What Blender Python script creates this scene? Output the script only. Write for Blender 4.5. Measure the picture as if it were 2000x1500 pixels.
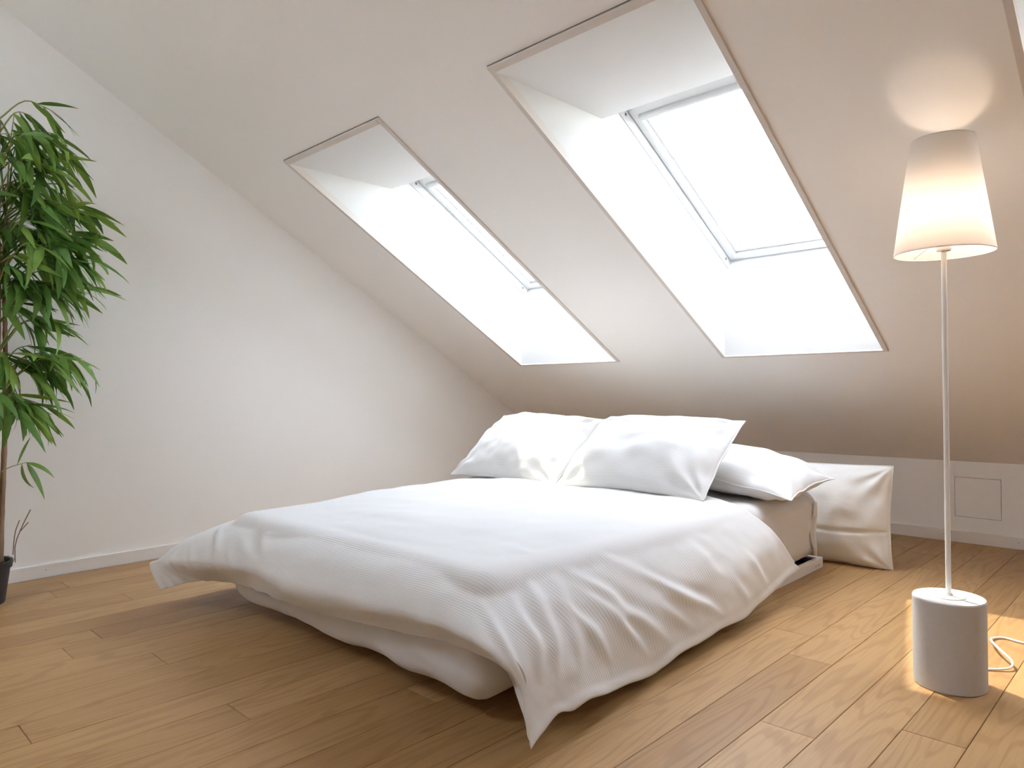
import bpy, math, random
import numpy as np
from mathutils import Matrix, Vector

# ------------------------------------------------------------------ clearing
for o in list(bpy.data.objects):
    bpy.data.objects.remove(o, do_unlink=True)
SC = bpy.context.scene
COL = SC.collection
S = 0.84                                   # one model unit = camera height = 0.84 m
rng = random.Random(7)
NR = np.random.RandomState(11)

# ------------------------------------------------------------------ camera
YAW, PITCH, ROLL, FPX = -0.771163581, 0.003561921, -0.011992592, 1397.3
cam_d = bpy.data.cameras.new('camera')
cam = bpy.data.objects.new('camera', cam_d)
COL.objects.link(cam)
cam_d.sensor_fit = 'HORIZONTAL'
cam_d.sensor_width = 36.0
cam_d.lens = FPX * 36.0 / 2000.0
cam_d.clip_start = 0.02
_f = Vector((math.sin(YAW)*math.cos(PITCH), math.cos(YAW)*math.cos(PITCH), math.sin(PITCH)))
_r = Vector((math.cos(YAW), -math.sin(YAW), 0))
_u = _r.cross(_f)
_r2 = math.cos(ROLL)*_r + math.sin(ROLL)*_u
_u2 = -math.sin(ROLL)*_r + math.cos(ROLL)*_u
cam.matrix_world = Matrix(((_r2.x, _u2.x, -_f.x, 0), (_r2.y, _u2.y, -_f.y, 0),
                           (_r2.z, _u2.z, -_f.z, S), (0, 0, 0, 1)))
SC.camera = cam

# ------------------------------------------------------------------ sky, sun, exposure
SKY = 2.2
SUN = 5.6
SC.view_settings.view_transform = 'Standard'
SC.view_settings.look = 'None'
SC.view_settings.gamma = 1.0
SC.view_settings.exposure = 0.26
SC.view_settings.use_curve_mapping = False
SC.cycles.max_bounces = 16
SC.cycles.diffuse_bounces = 12
SC.cycles.transparent_max_bounces = 16
SC.cycles.sample_clamp_indirect = 12.0
SC.cycles.use_denoising = True
w = bpy.data.worlds.new('sky')
SC.world = w
w.use_nodes = True
bg = w.node_tree.nodes['Background']
_nt = w.node_tree
_st = _nt.nodes.new('ShaderNodeTexSky')                 # hazy bright sky, sun high on the far left of the roof
_st.sky_type = 'NISHITA'; _st.sun_disc = False
_st.sun_elevation = math.radians(59.8); _st.sun_rotation = math.radians(-66.9)
_st.air_density = 1.0; _st.dust_density = 0.8; _st.ozone_density = 1.0
_mx = _nt.nodes.new('ShaderNodeMix'); _mx.data_type = 'RGBA'; _mx.blend_type = 'ADD'
_mx.clamp_result = False; _mx.inputs['Factor'].default_value = 1.0
_mx.inputs['B'].default_value = (3.5, 3.2, 2.8, 1)    # even white cloud veil
_nt.links.new(_st.outputs[0], _mx.inputs['A']); _nt.links.new(_mx.outputs['Result'], bg.inputs['Color'])
bg.inputs['Strength'].default_value = SKY
sl = bpy.data.lights.new('sun', 'SUN')
sun = bpy.data.objects.new('sun', sl)
COL.objects.link(sun)
sl.energy = SUN
sl.angle = math.radians(0.8)
sl.color = (1.0, 0.91, 0.78)
sun.rotation_euler = Vector((0.535, -0.228, -1.0)).to_track_quat('-Z', 'Y').to_euler()
sun.location = (-3, 6, 9)

# ------------------------------------------------------------------ materials
def new_mat(name):
    m = bpy.data.materials.new(name)
    m.use_nodes = True
    nt = m.node_tree
    return m, nt, nt.nodes['Principled BSDF']

def plain(name, col, rough=0.6, spec=0.3, noise=0.0, scale=40.0, bump=0.0, metal=0.0):
    m, nt, b = new_mat(name)
    b.inputs['Base Color'].default_value = (*col, 1)
    b.inputs['Roughness'].default_value = rough
    b.inputs['Specular IOR Level'].default_value = spec
    b.inputs['Metallic'].default_value = metal
    if noise or bump:
        tc = nt.nodes.new('ShaderNodeTexCoord')
        nz = nt.nodes.new('ShaderNodeTexNoise')
        nz.inputs['Scale'].default_value = scale
        nz.inputs['Detail'].default_value = 4
        nt.links.new(tc.outputs['Object'], nz.inputs['Vector'])
        if noise:
            mx = nt.nodes.new('ShaderNodeMix'); mx.data_type = 'RGBA'
            mx.inputs['A'].default_value = (*[c*(1-noise) for c in col], 1)
            mx.inputs['B'].default_value = (*[min(1, c*(1+noise)) for c in col], 1)
            nt.links.new(nz.outputs['Fac'], mx.inputs['Factor'])
            nt.links.new(mx.outputs['Result'], b.inputs['Base Color'])
        if bump:
            bp = nt.nodes.new('ShaderNodeBump')
            bp.inputs['Strength'].default_value = bump
            bp.inputs['Distance'].default_value = 0.002
            nt.links.new(nz.outputs['Fac'], bp.inputs['Height'])
            nt.links.new(bp.outputs['Normal'], b.inputs['Normal'])
    return m

M_WALL = plain('wall_paint', (0.905, 0.90, 0.885), 0.85, 0.15, 0.012, 60, 0.12)
M_CEIL = plain('ceiling_paint', (0.905, 0.895, 0.88), 0.85, 0.15, 0.012, 60, 0.12)
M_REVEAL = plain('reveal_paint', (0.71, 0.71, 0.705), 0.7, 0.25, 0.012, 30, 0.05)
M_TRIM = plain('trim_board_paint', (0.70, 0.655, 0.615), 0.6, 0.25, 0.02, 30)
M_BASE = plain('skirting_paint', (0.83, 0.815, 0.79), 0.45, 0.35, 0.01, 30)
M_FRAME = plain('window_lacquer', (0.66, 0.665, 0.665), 0.35, 0.4, 0.01, 30)
M_GASKET = plain('grey_gasket', (0.34, 0.35, 0.35), 0.5, 0.3, 0.02, 30)
M_BOLT = plain('grey_steel', (0.20, 0.20, 0.21), 0.4, 0.5, 0.05, 60, 0, 0.4)
M_SPACER = plain('aluminium_spacer', (0.55, 0.62, 0.66), 0.35, 0.5, 0.02, 60, 0, 0.3)
M_DARK = plain('dark_gap', (0.06, 0.05, 0.045), 0.9, 0.1, 0.05, 30)
M_SHADOW = plain('painted_shadow', (0.30, 0.27, 0.24), 0.9, 0.1, 0.05, 30)  # brown-grey that stands in for shade along the top boards
M_SUB = plain('subfloor', (0.16, 0.11, 0.07), 0.9, 0.1, 0.1, 10)
M_LAMPW = plain('white_lamp_metal', (0.84, 0.83, 0.82), 0.35, 0.4, 0.01, 30)
M_CONC = plain('pale_cast_base', (0.53, 0.515, 0.51), 0.75, 0.2, 0.05, 90, 0.15)
M_POT = plain('black_plastic_pot', (0.028, 0.028, 0.03), 0.5, 0.4, 0.15, 20)
M_MOSS = plain('dark_green_moss', (0.035, 0.055, 0.02), 0.9, 0.1, 0.5, 60)
M_TWIG = plain('twig_brown', (0.20, 0.13, 0.09), 0.8, 0.2, 0.2, 60)
M_RACH = plain('green_branch', (0.33, 0.36, 0.12), 0.6, 0.3, 0.15, 60)
M_SLAT = plain('dark_slat_web', (0.035, 0.03, 0.03), 0.8, 0.2, 0.2, 60)
M_BEDF = plain('white_bed_frame', (0.80, 0.79, 0.77), 0.5, 0.3, 0.02, 30)

def cloth_mat(name, col, stripe=0.0, stripe_scale=1.0, weave=0.25, sheen=0.15):
    """white cotton: UV v carries the satin stripe, object noise the fine crumple"""
    m, nt, b = new_mat(name)
    N = nt.nodes; L = nt.links
    b.inputs['Roughness'].default_value = 0.82
    b.inputs['Specular IOR Level'].default_value = 0.2
    b.inputs['Sheen Weight'].default_value = sheen
    b.inputs['Base Color'].default_value = (*col, 1)
    tc = N.new('ShaderNodeTexCoord')
    nz = N.new('ShaderNodeTexNoise'); nz.inputs['Scale'].default_value = 26; nz.inputs['Detail'].default_value = 5
    L.new(tc.outputs['Object'], nz.inputs['Vector'])
    h = N.new('ShaderNodeMath'); h.operation = 'MULTIPLY'; h.inputs[1].default_value = weave
    L.new(nz.outputs['Fac'], h.inputs[0])
    hsrc = h.outputs[0]
    if stripe:
        sep = N.new('ShaderNodeSeparateXYZ'); L.new(tc.outputs['UV'], sep.inputs[0])
        mu = N.new('ShaderNodeMath'); mu.operation = 'MULTIPLY'; mu.inputs[1].default_value = 2*math.pi/0.0135*stripe_scale
        L.new(sep.outputs['Y'], mu.inputs[0])
        sn = N.new('ShaderNodeMath'); sn.operation = 'SINE'; L.new(mu.outputs[0], sn.inputs[0])
        mr = N.new('ShaderNodeMapRange'); mr.interpolation_type = 'SMOOTHSTEP'
        mr.inputs['From Min'].default_value = -0.5; mr.inputs['From Max'].default_value = 0.5
        L.new(sn.outputs[0], mr.inputs['Value'])
        mx = N.new('ShaderNodeMix'); mx.data_type = 'RGBA'
        mx.inputs['A'].default_value = (*[c*(1-stripe) for c in col], 1)
        mx.inputs['B'].default_value = (*col, 1)
        L.new(mr.outputs['Result'], mx.inputs['Factor'])
        L.new(mx.outputs['Result'], b.inputs['Base Color'])
        r2 = N.new('ShaderNodeMapRange'); r2.inputs['To Min'].default_value = 0.62; r2.inputs['To Max'].default_value = 0.85
        L.new(mr.outputs['Result'], r2.inputs['Value']); L.new(r2.outputs['Result'], b.inputs['Roughness'])
        ad = N.new('ShaderNodeMath'); ad.operation = 'MULTIPLY_ADD'; ad.inputs[1].default_value = 2.2*stripe
        L.new(mr.outputs['Result'], ad.inputs[0]); L.new(hsrc, ad.inputs[2]); hsrc = ad.outputs[0]
    bp = N.new('ShaderNodeBump'); bp.inputs['Strength'].default_value = 0.5; bp.inputs['Distance'].default_value = 0.006
    L.new(hsrc, bp.inputs['Height']); L.new(bp.outputs['Normal'], b.inputs['Normal'])
    return m

M_DUVET = cloth_mat('striped_white_cotton', (0.76, 0.765, 0.765), 0.045, 1.0, 0.22)
M_PILLOW = cloth_mat('white_pillow_cotton', (0.765, 0.77, 0.77), 0.012, 1.0, 0.30)
M_SHEET = cloth_mat('grey_white_sheet', (0.67, 0.66, 0.65), 0.0, 1.0, 0.35)
M_DOWN = cloth_mat('ivory_down_cotton', (0.86, 0.85, 0.82), 0.0, 1.0, 0.45)

def wood_mat():
    m, nt, b = new_mat('oak_plank')
    N = nt.nodes; L = nt.links
    tc = N.new('ShaderNodeTexCoord'); oi = N.new('ShaderNodeObjectInfo')
    off = N.new('ShaderNodeVectorMath'); off.operation = 'MULTIPLY_ADD'
    comb = N.new('ShaderNodeCombineXYZ')
    for i, k in enumerate((37.0, 91.0, 53.0)):
        mm = N.new('ShaderNodeMath'); mm.operation = 'MULTIPLY'; mm.inputs[1].default_value = k
        L.new(oi.outputs['Random'], mm.inputs[0]); L.new(mm.outputs[0], comb.inputs[i])
    L.new(tc.outputs['Object'], off.inputs[0]); off.inputs[1].default_value = (1, 1, 1)
    L.new(comb.outputs[0], off.inputs[2])
    def scaled(v):
        s = N.new('ShaderNodeVectorMath'); s.operation = 'MULTIPLY'; s.inputs[1].default_value = v
        L.new(off.outputs[0], s.inputs[0]); return s.outputs[0]
    def noise(vec, detail, rough=0.5, dist=0.0):
        n = N.new('ShaderNodeTexNoise'); n.inputs['Scale'].default_value = 1.0
        n.inputs['Detail'].default_value = detail; n.inputs['Roughness'].default_value = rough
        n.inputs['Distortion'].default_value = dist
        L.new(vec, n.inputs['Vector']); return n.outputs['Fac']
    broad = noise(scaled((8.0, 0.8, 1.0)), 2, 0.4, 0.15)
    fl = N.new('ShaderNodeMath'); fl.operation = 'MULTIPLY'; fl.inputs[1].default_value = 95.0
    L.new(broad, fl.inputs[0])
    sn = N.new('ShaderNodeMath'); sn.operation = 'SINE'; L.new(fl.outputs[0], sn.inputs[0])
    rings = N.new('ShaderNodeMapRange'); rings.interpolation_type = 'SMOOTHSTEP'
    rings.inputs['From Min'].default_value = 0.2; rings.inputs['From Max'].default_value = 1.0
    L.new(sn.outputs[0], rings.inputs['Value'])
    fibre = noise(scaled((140.0, 5.0, 1.0)), 4, 0.6)
    patch = noise(scaled((4.0, 1.1, 1.0)), 3, 0.5)
    # base colour per plank
    ramp = N.new('ShaderNodeValToRGB')
    e = ramp.color_ramp.elements
    e[0].position = 0.0; e[0].color = (0.335, 0.187, 0.078, 1)
    e[1].position = 1.0; e[1].color = (0.55, 0.345, 0.165, 1)
    e2 = ramp.color_ramp.elements.new(0.35); e2.color = (0.415, 0.247, 0.105, 1)
    e3 = ramp.color_ramp.elements.new(0.7); e3.color = (0.458, 0.282, 0.124, 1)
    h2 = N.new('ShaderNodeMath'); h2.operation = 'MULTIPLY'; h2.inputs[1].default_value = 7.31
    fr = N.new('ShaderNodeMath'); fr.operation = 'FRACT'
    L.new(oi.outputs['Random'], h2.inputs[0]); L.new(h2.outputs[0], fr.inputs[0])
    mixp = N.new('ShaderNodeMath'); mixp.operation = 'MULTIPLY_ADD'; mixp.inputs[1].default_value = 0.45
    sub = N.new('ShaderNodeMath'); sub.operation = 'MULTIPLY'; sub.inputs[1].default_value = 0.62
    L.new(fr.outputs[0], sub.inputs[0]); L.new(patch, mixp.inputs[0]); L.new(sub.outputs[0], mixp.inputs[2])
    L.new(mixp.outputs[0], ramp.inputs['Fac'])
    def darken(src, fac, amt):
        mx = N.new('ShaderNodeMix'); mx.data_type = 'RGBA'; mx.blend_type = 'MULTIPLY'
        mx.inputs['B'].default_value = (1-amt, 1-amt*1.25, 1-amt*1.5, 1)
        L.new(src, mx.inputs['A']); L.new(fac, mx.inputs['Factor']); return mx.outputs['Result']
    c = darken(ramp.outputs['Color'], rings.outputs['Result'], 0.13)
    fb = N.new('ShaderNodeMapRange'); fb.inputs['From Min'].default_value = 0.45; fb.inputs['From Max'].default_value = 0.75
    L.new(fibre, fb.inputs['Value'])
    c = darken(c, fb.outputs['Result'], 0.13)
    # a few knots
    vo = N.new('ShaderNodeTexVoronoi'); vo.inputs['Scale'].default_value = 1.0
    L.new(scaled((3.2, 1.5, 0.0)), vo.inputs['Vector'])
    kn = N.new('ShaderNodeMapRange'); kn.inputs['From Min'].default_value = 0.0; kn.inputs['From Max'].default_value = 0.045
    kn.inputs['To Min'].default_value = 1.0; kn.inputs['To Max'].default_value = 0.0
    L.new(vo.outputs['Distance'], kn.inputs['Value'])
    c = darken(c, kn.outputs['Result'], 0.55)
    L.new(c, b.inputs['Base Color'])
    b.inputs['Roughness'].default_value = 0.42
    b.inputs['Specular IOR Level'].default_value = 0.35
    bp = N.new('ShaderNodeBump'); bp.inputs['Strength'].default_value = 0.12; bp.inputs['Distance'].default_value = 0.001
    L.new(fibre, bp.inputs['Height']); L.new(bp.outputs['Normal'], b.inputs['Normal'])
    return m
M_WOOD = wood_mat()

def glass_mat():
    m = bpy.data.materials.new('window_glass'); m.use_nodes = True
    nt = m.node_tree; N = nt.nodes; L = nt.links
    N.remove(N['Principled BSDF'])
    tr = N.new('ShaderNodeBsdfTransparent'); tr.inputs['Color'].default_value = (0.965, 0.985, 0.975, 1)
    gl = N.new('ShaderNodeBsdfGlossy'); gl.inputs['Roughness'].default_value = 0.02
    lw = N.new('ShaderNodeLayerWeight'); lw.inputs['Blend'].default_value = 0.5
    pw = N.new('ShaderNodeMath'); pw.operation = 'POWER'; pw.inputs[1].default_value = 5.0
    fr = N.new('ShaderNodeMath'); fr.operation = 'MULTIPLY_ADD'; fr.inputs[1].default_value = 0.96; fr.inputs[2].default_value = 0.04
    L.new(lw.outputs['Facing'], pw.inputs[0]); L.new(pw.outputs[0], fr.inputs[0])
    mx = N.new('ShaderNodeMixShader')
    L.new(fr.outputs[0], mx.inputs[0]); L.new(tr.outputs[0], mx.inputs[1]); L.new(gl.outputs[0], mx.inputs[2])
    L.new(mx.outputs[0], N['Material Output'].inputs['Surface'])
    return m
M_GLASS = glass_mat()

def shade_mat():
    m = bpy.data.materials.new('white_shade_fabric'); m.use_nodes = True
    nt = m.node_tree; N = nt.nodes; L = nt.links
    N.remove(N['Principled BSDF'])
    df = N.new('ShaderNodeBsdfDiffuse'); df.inputs['Color'].default_value = (0.86, 0.85, 0.83, 1)
    tl = N.new('ShaderNodeBsdfTranslucent'); tl.inputs['Color'].default_value = (0.88, 0.85, 0.82, 1)
    mx = N.new('ShaderNodeMixShader'); mx.inputs[0].default_value = 0.6
    tc = N.new('ShaderNodeTexCoord'); nz = N.new('ShaderNodeTexNoise')
    nz.inputs['Scale'].default_value = 300; L.new(tc.outputs['Object'], nz.inputs['Vector'])
    bp = N.new('ShaderNodeBump'); bp.inputs['Strength'].default_value = 0.1; bp.inputs['Distance'].default_value = 0.001
    L.new(nz.outputs['Fac'], bp.inputs['Height']); L.new(bp.outputs['Normal'], df.inputs['Normal'])
    L.new(df.outputs[0], mx.inputs[1]); L.new(tl.outputs[0], mx.inputs[2])
    L.new(mx.outputs[0], N['Material Output'].inputs['Surface'])
    return m
M_SHADE = shade_mat()

def bulb_mat():
    m, nt, b = new_mat('lit_bulb')
    b.inputs['Base Color'].default_value = (0.9, 0.85, 0.8, 1)
    b.inputs['Emission Color'].default_value = (1.0, 0.78, 0.60, 1)
    b.inputs['Emission Strength'].default_value = BULB
    return m
BULB = 36.0
M_BULB = bulb_mat()

def leaf_mat(name, c1, c2):
    m = bpy.data.materials.new(name); m.use_nodes = True
    nt = m.node_tree; N = nt.nodes; L = nt.links
    b = N['Principled BSDF']
    oi = N.new('ShaderNodeObjectInfo'); tc = N.new('ShaderNodeTexCoord')
    nz = N.new('ShaderNodeTexNoise'); nz.inputs['Scale'].default_value = 14
    L.new(tc.outputs['Object'], nz.inputs['Vector'])
    ad = N.new('ShaderNodeMath'); ad.operation = 'MULTIPLY_ADD'; ad.inputs[1].default_value = 0.7
    m2 = N.new('ShaderNodeMath'); m2.operation = 'MULTIPLY'; m2.inputs[1].default_value = 0.4
    L.new(nz.outputs['Fac'], m2.inputs[0]); L.new(oi.outputs['Random'], ad.inputs[0]); L.new(m2.outputs[0], ad.inputs[2])
    ramp = N.new('ShaderNodeValToRGB')
    ramp.color_ramp.elements[0].color = (*c1, 1); ramp.color_ramp.elements[1].color = (*c2, 1)
    ramp.color_ramp.elements[0].position = 0.15; ramp.color_ramp.elements[1].position = 1.0
    L.new(ad.outputs[0], ramp.inputs['Fac']); L.new(ramp.outputs['Color'], b.inputs['Base Color'])
    b.inputs['Roughness'].default_value = 0.45; b.inputs['Specular IOR Level'].default_value = 0.35
    tl = N.new('ShaderNodeBsdfTranslucent'); L.new(ramp.outputs['Color'], tl.inputs['Color'])
    mx = N.new('ShaderNodeMixShader'); mx.inputs[0].default_value = 0.25
    L.new(b.outputs[0], mx.inputs[1]); L.new(tl.outputs[0], mx.inputs[2])
    L.new(mx.outputs[0], N['Material Output'].inputs['Surface'])
    return m
M_LEAF = leaf_mat('bamboo_leaf_green', (0.075, 0.20, 0.04), (0.32, 0.50, 0.10))

def bark_mat():
    m, nt, b = new_mat('bamboo_cane')
    N = nt.nodes; L = nt.links
    tc = N.new('ShaderNodeTexCoord')
    mp = N.new('ShaderNodeVectorMath'); mp.operation = 'MULTIPLY'; mp.inputs[1].default_value = (60, 60, 4)
    L.new(tc.outputs['Object'], mp.inputs[0])
    nz = N.new('ShaderNodeTexNoise'); nz.inputs['Scale'].default_value = 1; nz.inputs['Detail'].default_value = 4
    L.new(mp.outputs[0], nz.inputs['Vector'])
    ramp = N.new('ShaderNodeValToRGB')
    ramp.color_ramp.elements[0].color = (0.16, 0.095, 0.06, 1); ramp.color_ramp.elements[1].color = (0.42, 0.29, 0.19, 1)
    ramp.color_ramp.elements[0].position = 0.3; ramp.color_ramp.elements[1].position = 0.7
    L.new(nz.outputs['Fac'], ramp.inputs['Fac']); L.new(ramp.outputs['Color'], b.inputs['Base Color'])
    b.inputs['Roughness'].default_value = 0.6
    return m
M_CANE = bark_mat()

# ------------------------------------------------------------------ mesh helpers (all in model units)
ORIG = {}
def empty(name, loc, label=None, cat=None, group=None, kind=None):
    o = bpy.data.objects.new(name, None); COL.objects.link(o)
    o.empty_display_size = 0.05
    o.location = Vector(loc)*S
    ORIG[o.name] = np.array(loc, float)
    tag(o, label, cat, group, kind)
    return o
def tag(o, label=None, cat=None, group=None, kind=None):
    if label: o['label'] = label
    if cat: o['category'] = cat
    if group: o['group'] = group
    if kind: o['kind'] = kind
    return o
def obj(name, VF, mat, parent=None, smooth=False, origin=None, uv=None):
    V, F = VF
    V = np.asarray(V, float)
    if origin is None:
        if parent is not None: origin = ORIG[parent.name]
        else: origin = np.array([(V[:, 0].min()+V[:, 0].max())/2, (V[:, 1].min()+V[:, 1].max())/2, V[:, 2].min()])
    origin = np.asarray(origin, float)
    me = bpy.data.meshes.new(name)
    me.from_pydata(((V-origin)*S).tolist(), [], [tuple(int(i) for i in f) for f in F])
    if uv is not None:
        ul = me.uv_layers.new(name='UVMap')
        li = np.zeros(len(me.loops), int); me.loops.foreach_get('vertex_index', li)
        ul.data.foreach_set('uv', np.asarray(uv, float)[li].ravel())
    if smooth:
        me.polygons.foreach_set('use_smooth', [True]*len(me.polygons))
    me.materials.append(mat)
    me.validate(); me.update()
    o = bpy.data.objects.new(name, me); COL.objects.link(o)
    if parent is not None:
        o.parent = parent
        o.location = Vector((origin-ORIG[parent.name]))*S
    else:
        o.location = Vector(origin)*S
    ORIG[o.name] = origin
    return o
def join(*parts):
    V = []; F = []; n = 0
    for v, f in parts:
        v = np.asarray(v, float); V.append(v); F += [tuple(i+n for i in q) for q in f]; n += len(v)
    return np.vstack(V), F
def box(x0, x1, y0, y1, z0, z1):
    V = [(x, y, z) for z in (z0, z1) for y in (y0, y1) for x in (x0, x1)]
    F = [(0, 2, 3, 1), (4, 5, 7, 6), (0, 1, 5, 4), (2, 6, 7, 3), (0, 4, 6, 2), (1, 3, 7, 5)]
    return np.array(V), F
def bevbox(x0, x1, y0, y1, z0, z1, b):
    """box with chamfered upper edges"""
    V = [(x0, y0, z0), (x1, y0, z0), (x1, y1, z0), (x0, y1, z0),
         (x0, y0, z1-b), (x1, y0, z1-b), (x1, y1, z1-b), (x0, y1, z1-b),
         (x0+b, y0+b, z1), (x1-b, y0+b, z1), (x1-b, y1-b, z1), (x0+b, y1-b, z1)]
    F = [(3, 2, 1, 0), (8, 9, 10, 11)]
    for i in range(4):
        j = (i+1) % 4
        F += [(i, j, 4+j, 4+i), (4+i, 4+j, 8+j, 8+i)]
    return np.array(V), F
def prism(poly, axis_fn, t0, t1):
    """extrude polygon (a,b) between t0 and t1; axis_fn(t,a,b)->xyz"""
    n = len(poly)
    V = [axis_fn(t0, a, b) for a, b in poly]+[axis_fn(t1, a, b) for a, b in poly]
    F = [tuple(range(n))[::-1], tuple(range(n, 2*n))]
    for i in range(n):
        j = (i+1) % n; F.append((i, j, n+j, n+i))
    return np.array(V, float), F
def tube(path, r, n=8, cap=True):
    P = np.asarray(path, float); m = len(P)
    R = np.full(m, r) if np.isscalar(r) else np.asarray(r, float)
    T = np.gradient(P, axis=0); T /= np.linalg.norm(T, axis=1)[:, None]+1e-12
    a = np.array([0, 0, 1.0]) if abs(T[0][2]) < 0.9 else np.array([1.0, 0, 0])
    nrm = np.cross(T[0], a); nrm /= np.linalg.norm(nrm)
    V = []
    for i in range(m):
        nrm = nrm-T[i]*(nrm@T[i]); nrm /= np.linalg.norm(nrm)
        bi = np.cross(T[i], nrm)
        for k in range(n):
            t = 2*math.pi*k/n
            V.append(P[i]+R[i]*(math.cos(t)*nrm+math.sin(t)*bi))
    F = []
    for i in range(m-1):
        for k in range(n):
            k2 = (k+1) % n
            F.append((i*n+k, i*n+k2, (i+1)*n+k2, (i+1)*n+k))
    if cap:
        F.append(tuple(range(n))[::-1]); F.append(tuple((m-1)*n+k for k in range(n)))
    return np.array(V), F
def lathe(profile, c, n=48):
    V = []; m = len(profile)
    for r, z in profile:
        for k in range(n):
            t = 2*math.pi*k/n
            V.append((c[0]+r*math.cos(t), c[1]+r*math.sin(t), c[2]+z))
    F = []
    for i in range(m-1):
        for k in range(n):
            k2 = (k+1) % n
            F.append((i*n+k, i*n+k2, (i+1)*n+k2, (i+1)*n+k))
    if profile[0][0] > 1e-6: F.append(tuple(range(n))[::-1])
    if profile[-1][0] > 1e-6: F.append(tuple((m-1)*n+k for k in range(n)))
    return np.array(V), F
def catmull(P, n):
    """interpolating spline through P (k,3) sampled at n points"""
    P = np.asarray(P, float); k = len(P)
    Q = np.vstack([2*P[:1]-P[1:2], P, 2*P[-1:]-P[-2:-1]])
    t = np.linspace(0, k-1, n); i = np.minimum(t.astype(int), k-2); f = (t-i)
    sh = (n,)+(1,)*(P.ndim-1); f = f.reshape(sh)
    p0, p1, p2, p3 = Q[i], Q[i+1], Q[i+2], Q[i+3]
    return 0.5*((2*p1)+(-p0+p2)*f+(2*p0-5*p1+4*p2-p3)*f**2+(-p0+3*p1-3*p2+p3)*f**3)
def sines(X, seed, wl, n=14, aniso=None):
    """smooth pseudo noise in [-1,1] of points X (m,d), mean wavelength wl"""
    r = np.random.RandomState(seed); d = X.shape[1]; out = np.zeros(len(X))
    for _ in range(n):
        k = r.normal(size=d); k /= np.linalg.norm(k)
        k *= 2*math.pi/(wl*r.uniform(0.6, 1.7))
        if aniso is not None: k = k*np.asarray(aniso)
        out += np.sin(X@k+r.uniform(0, 6.28))
    return out/math.sqrt(n)*0.8
def grid_faces(nu, nv, off=0, flip=False):
    F = []
    for j in range(nv-1):
        for i in range(nu-1):
            a = off+j*nu+i
            q = (a, a+1, a+nu+1, a+nu)
            F.append(q[::-1] if flip else q)
    return F
def grid_normals(G):
    du = np.gradient(G, axis=1); dv = np.gradient(G, axis=0)
    n = np.cross(du, dv); n /= np.linalg.norm(n, axis=2)[:, :, None]+1e-12
    return n

# ------------------------------------------------------------------ room dimensions
XL, XR = -4.5205, 2.1
YK, YB = 5.1332, -2.3
H, TS = 0.50269, 0.58781
ANG = math.atan(TS)
YR = -0.25                                  # ridge line
SV = np.array([0, -math.cos(ANG), math.sin(ANG)])      # up the slope
NV = np.array([0, math.sin(ANG), math.cos(ANG)])       # out through the roof
OC = np.array([0, YK, H])
def ceil_z(y): return H+TS*(YK-y)
def slope_pt(x, s, o): return np.array([x, 0, 0])+OC+s*SV+o*NV
ZR = ceil_z(YR)
ZB = ZR-TS*(YR-YB)

# ------------------------------------------------------------------ floor: subfloor and oak planks
floor = obj('floor', box(XL-0.05, XR+0.05, YB-0.05, YK+0.05, -0.06, -0.022), M_SUB)
tag(floor, kind='structure')
PW = 0.1609
X0 = -0.96329                               # a joint read from the photograph
joints = {}                                  # row -> known end joints (y)
def row_of(x): return int(math.floor((x-X0)/PW+1e-6))
for x, y in [(-1.37, 3.18), (-1.05, 2.60), (-1.19, 2.84), (-0.56, 2.252), (-0.92, 2.03), (-3.12, 0.772), (-2.52, 0.502)]:
    joints.setdefault(row_of(x), []).append(y)
GAP = 0.0008
k0 = row_of(XL+0.001); k1 = row_of(XR-0.001)
prng = random.Random(21)
for k in range(k0, k1+1):
    xa = max(XL+0.004, X0+k*PW); xb = min(XR-0.004, X0+(k+1)*PW)
    if xb-xa < 0.02: continue
    ys = list(joints.get(k, []))
    if not ys: ys = [prng.uniform(-1.0, 4.5)]
    while max(ys) < YK-0.3: ys.append(max(ys)+prng.uniform(1.5, 2.3))
    while min(ys) > YB+0.3: ys.append(min(ys)-prng.uniform(1.5, 2.3))
    ys = sorted(y for y in ys if YB+0.12 < y < YK-0.12)
    ys = [YB+0.004]+ys+[YK-0.004]
    for a, b in zip(ys[:-1], ys[1:]):
        dz = prng.uniform(-0.0004, 0.0)
        obj('plank', bevbox(xa+GAP, xb-GAP, a+GAP, b-GAP, -0.0218, dz, 0.0012), M_WOOD, floor,
            origin=((xa+xb)/2, (a+b)/2, 0))

# ------------------------------------------------------------------ walls
def gable(x, t):
    poly = [(YB-0.03, -0.06), (YK+0.03, -0.06), (YK+0.03, ceil_z(YK+0.03)), (YR, ZR), (YB-0.03, ZB-0.03*TS)]
    return prism(poly, lambda tt, a, b: (tt, a, b), x, x+t)
tag(obj('wall_left', gable(XL, -0.12), M_WALL), kind='structure')
tag(obj('wall_right', gable(XR, 0.12), M_WALL), kind='structure')
tag(obj('wall_rear', box(XL, XR, YB-0.12, YB, -0.06, ZB), M_WALL), kind='structure')
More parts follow.
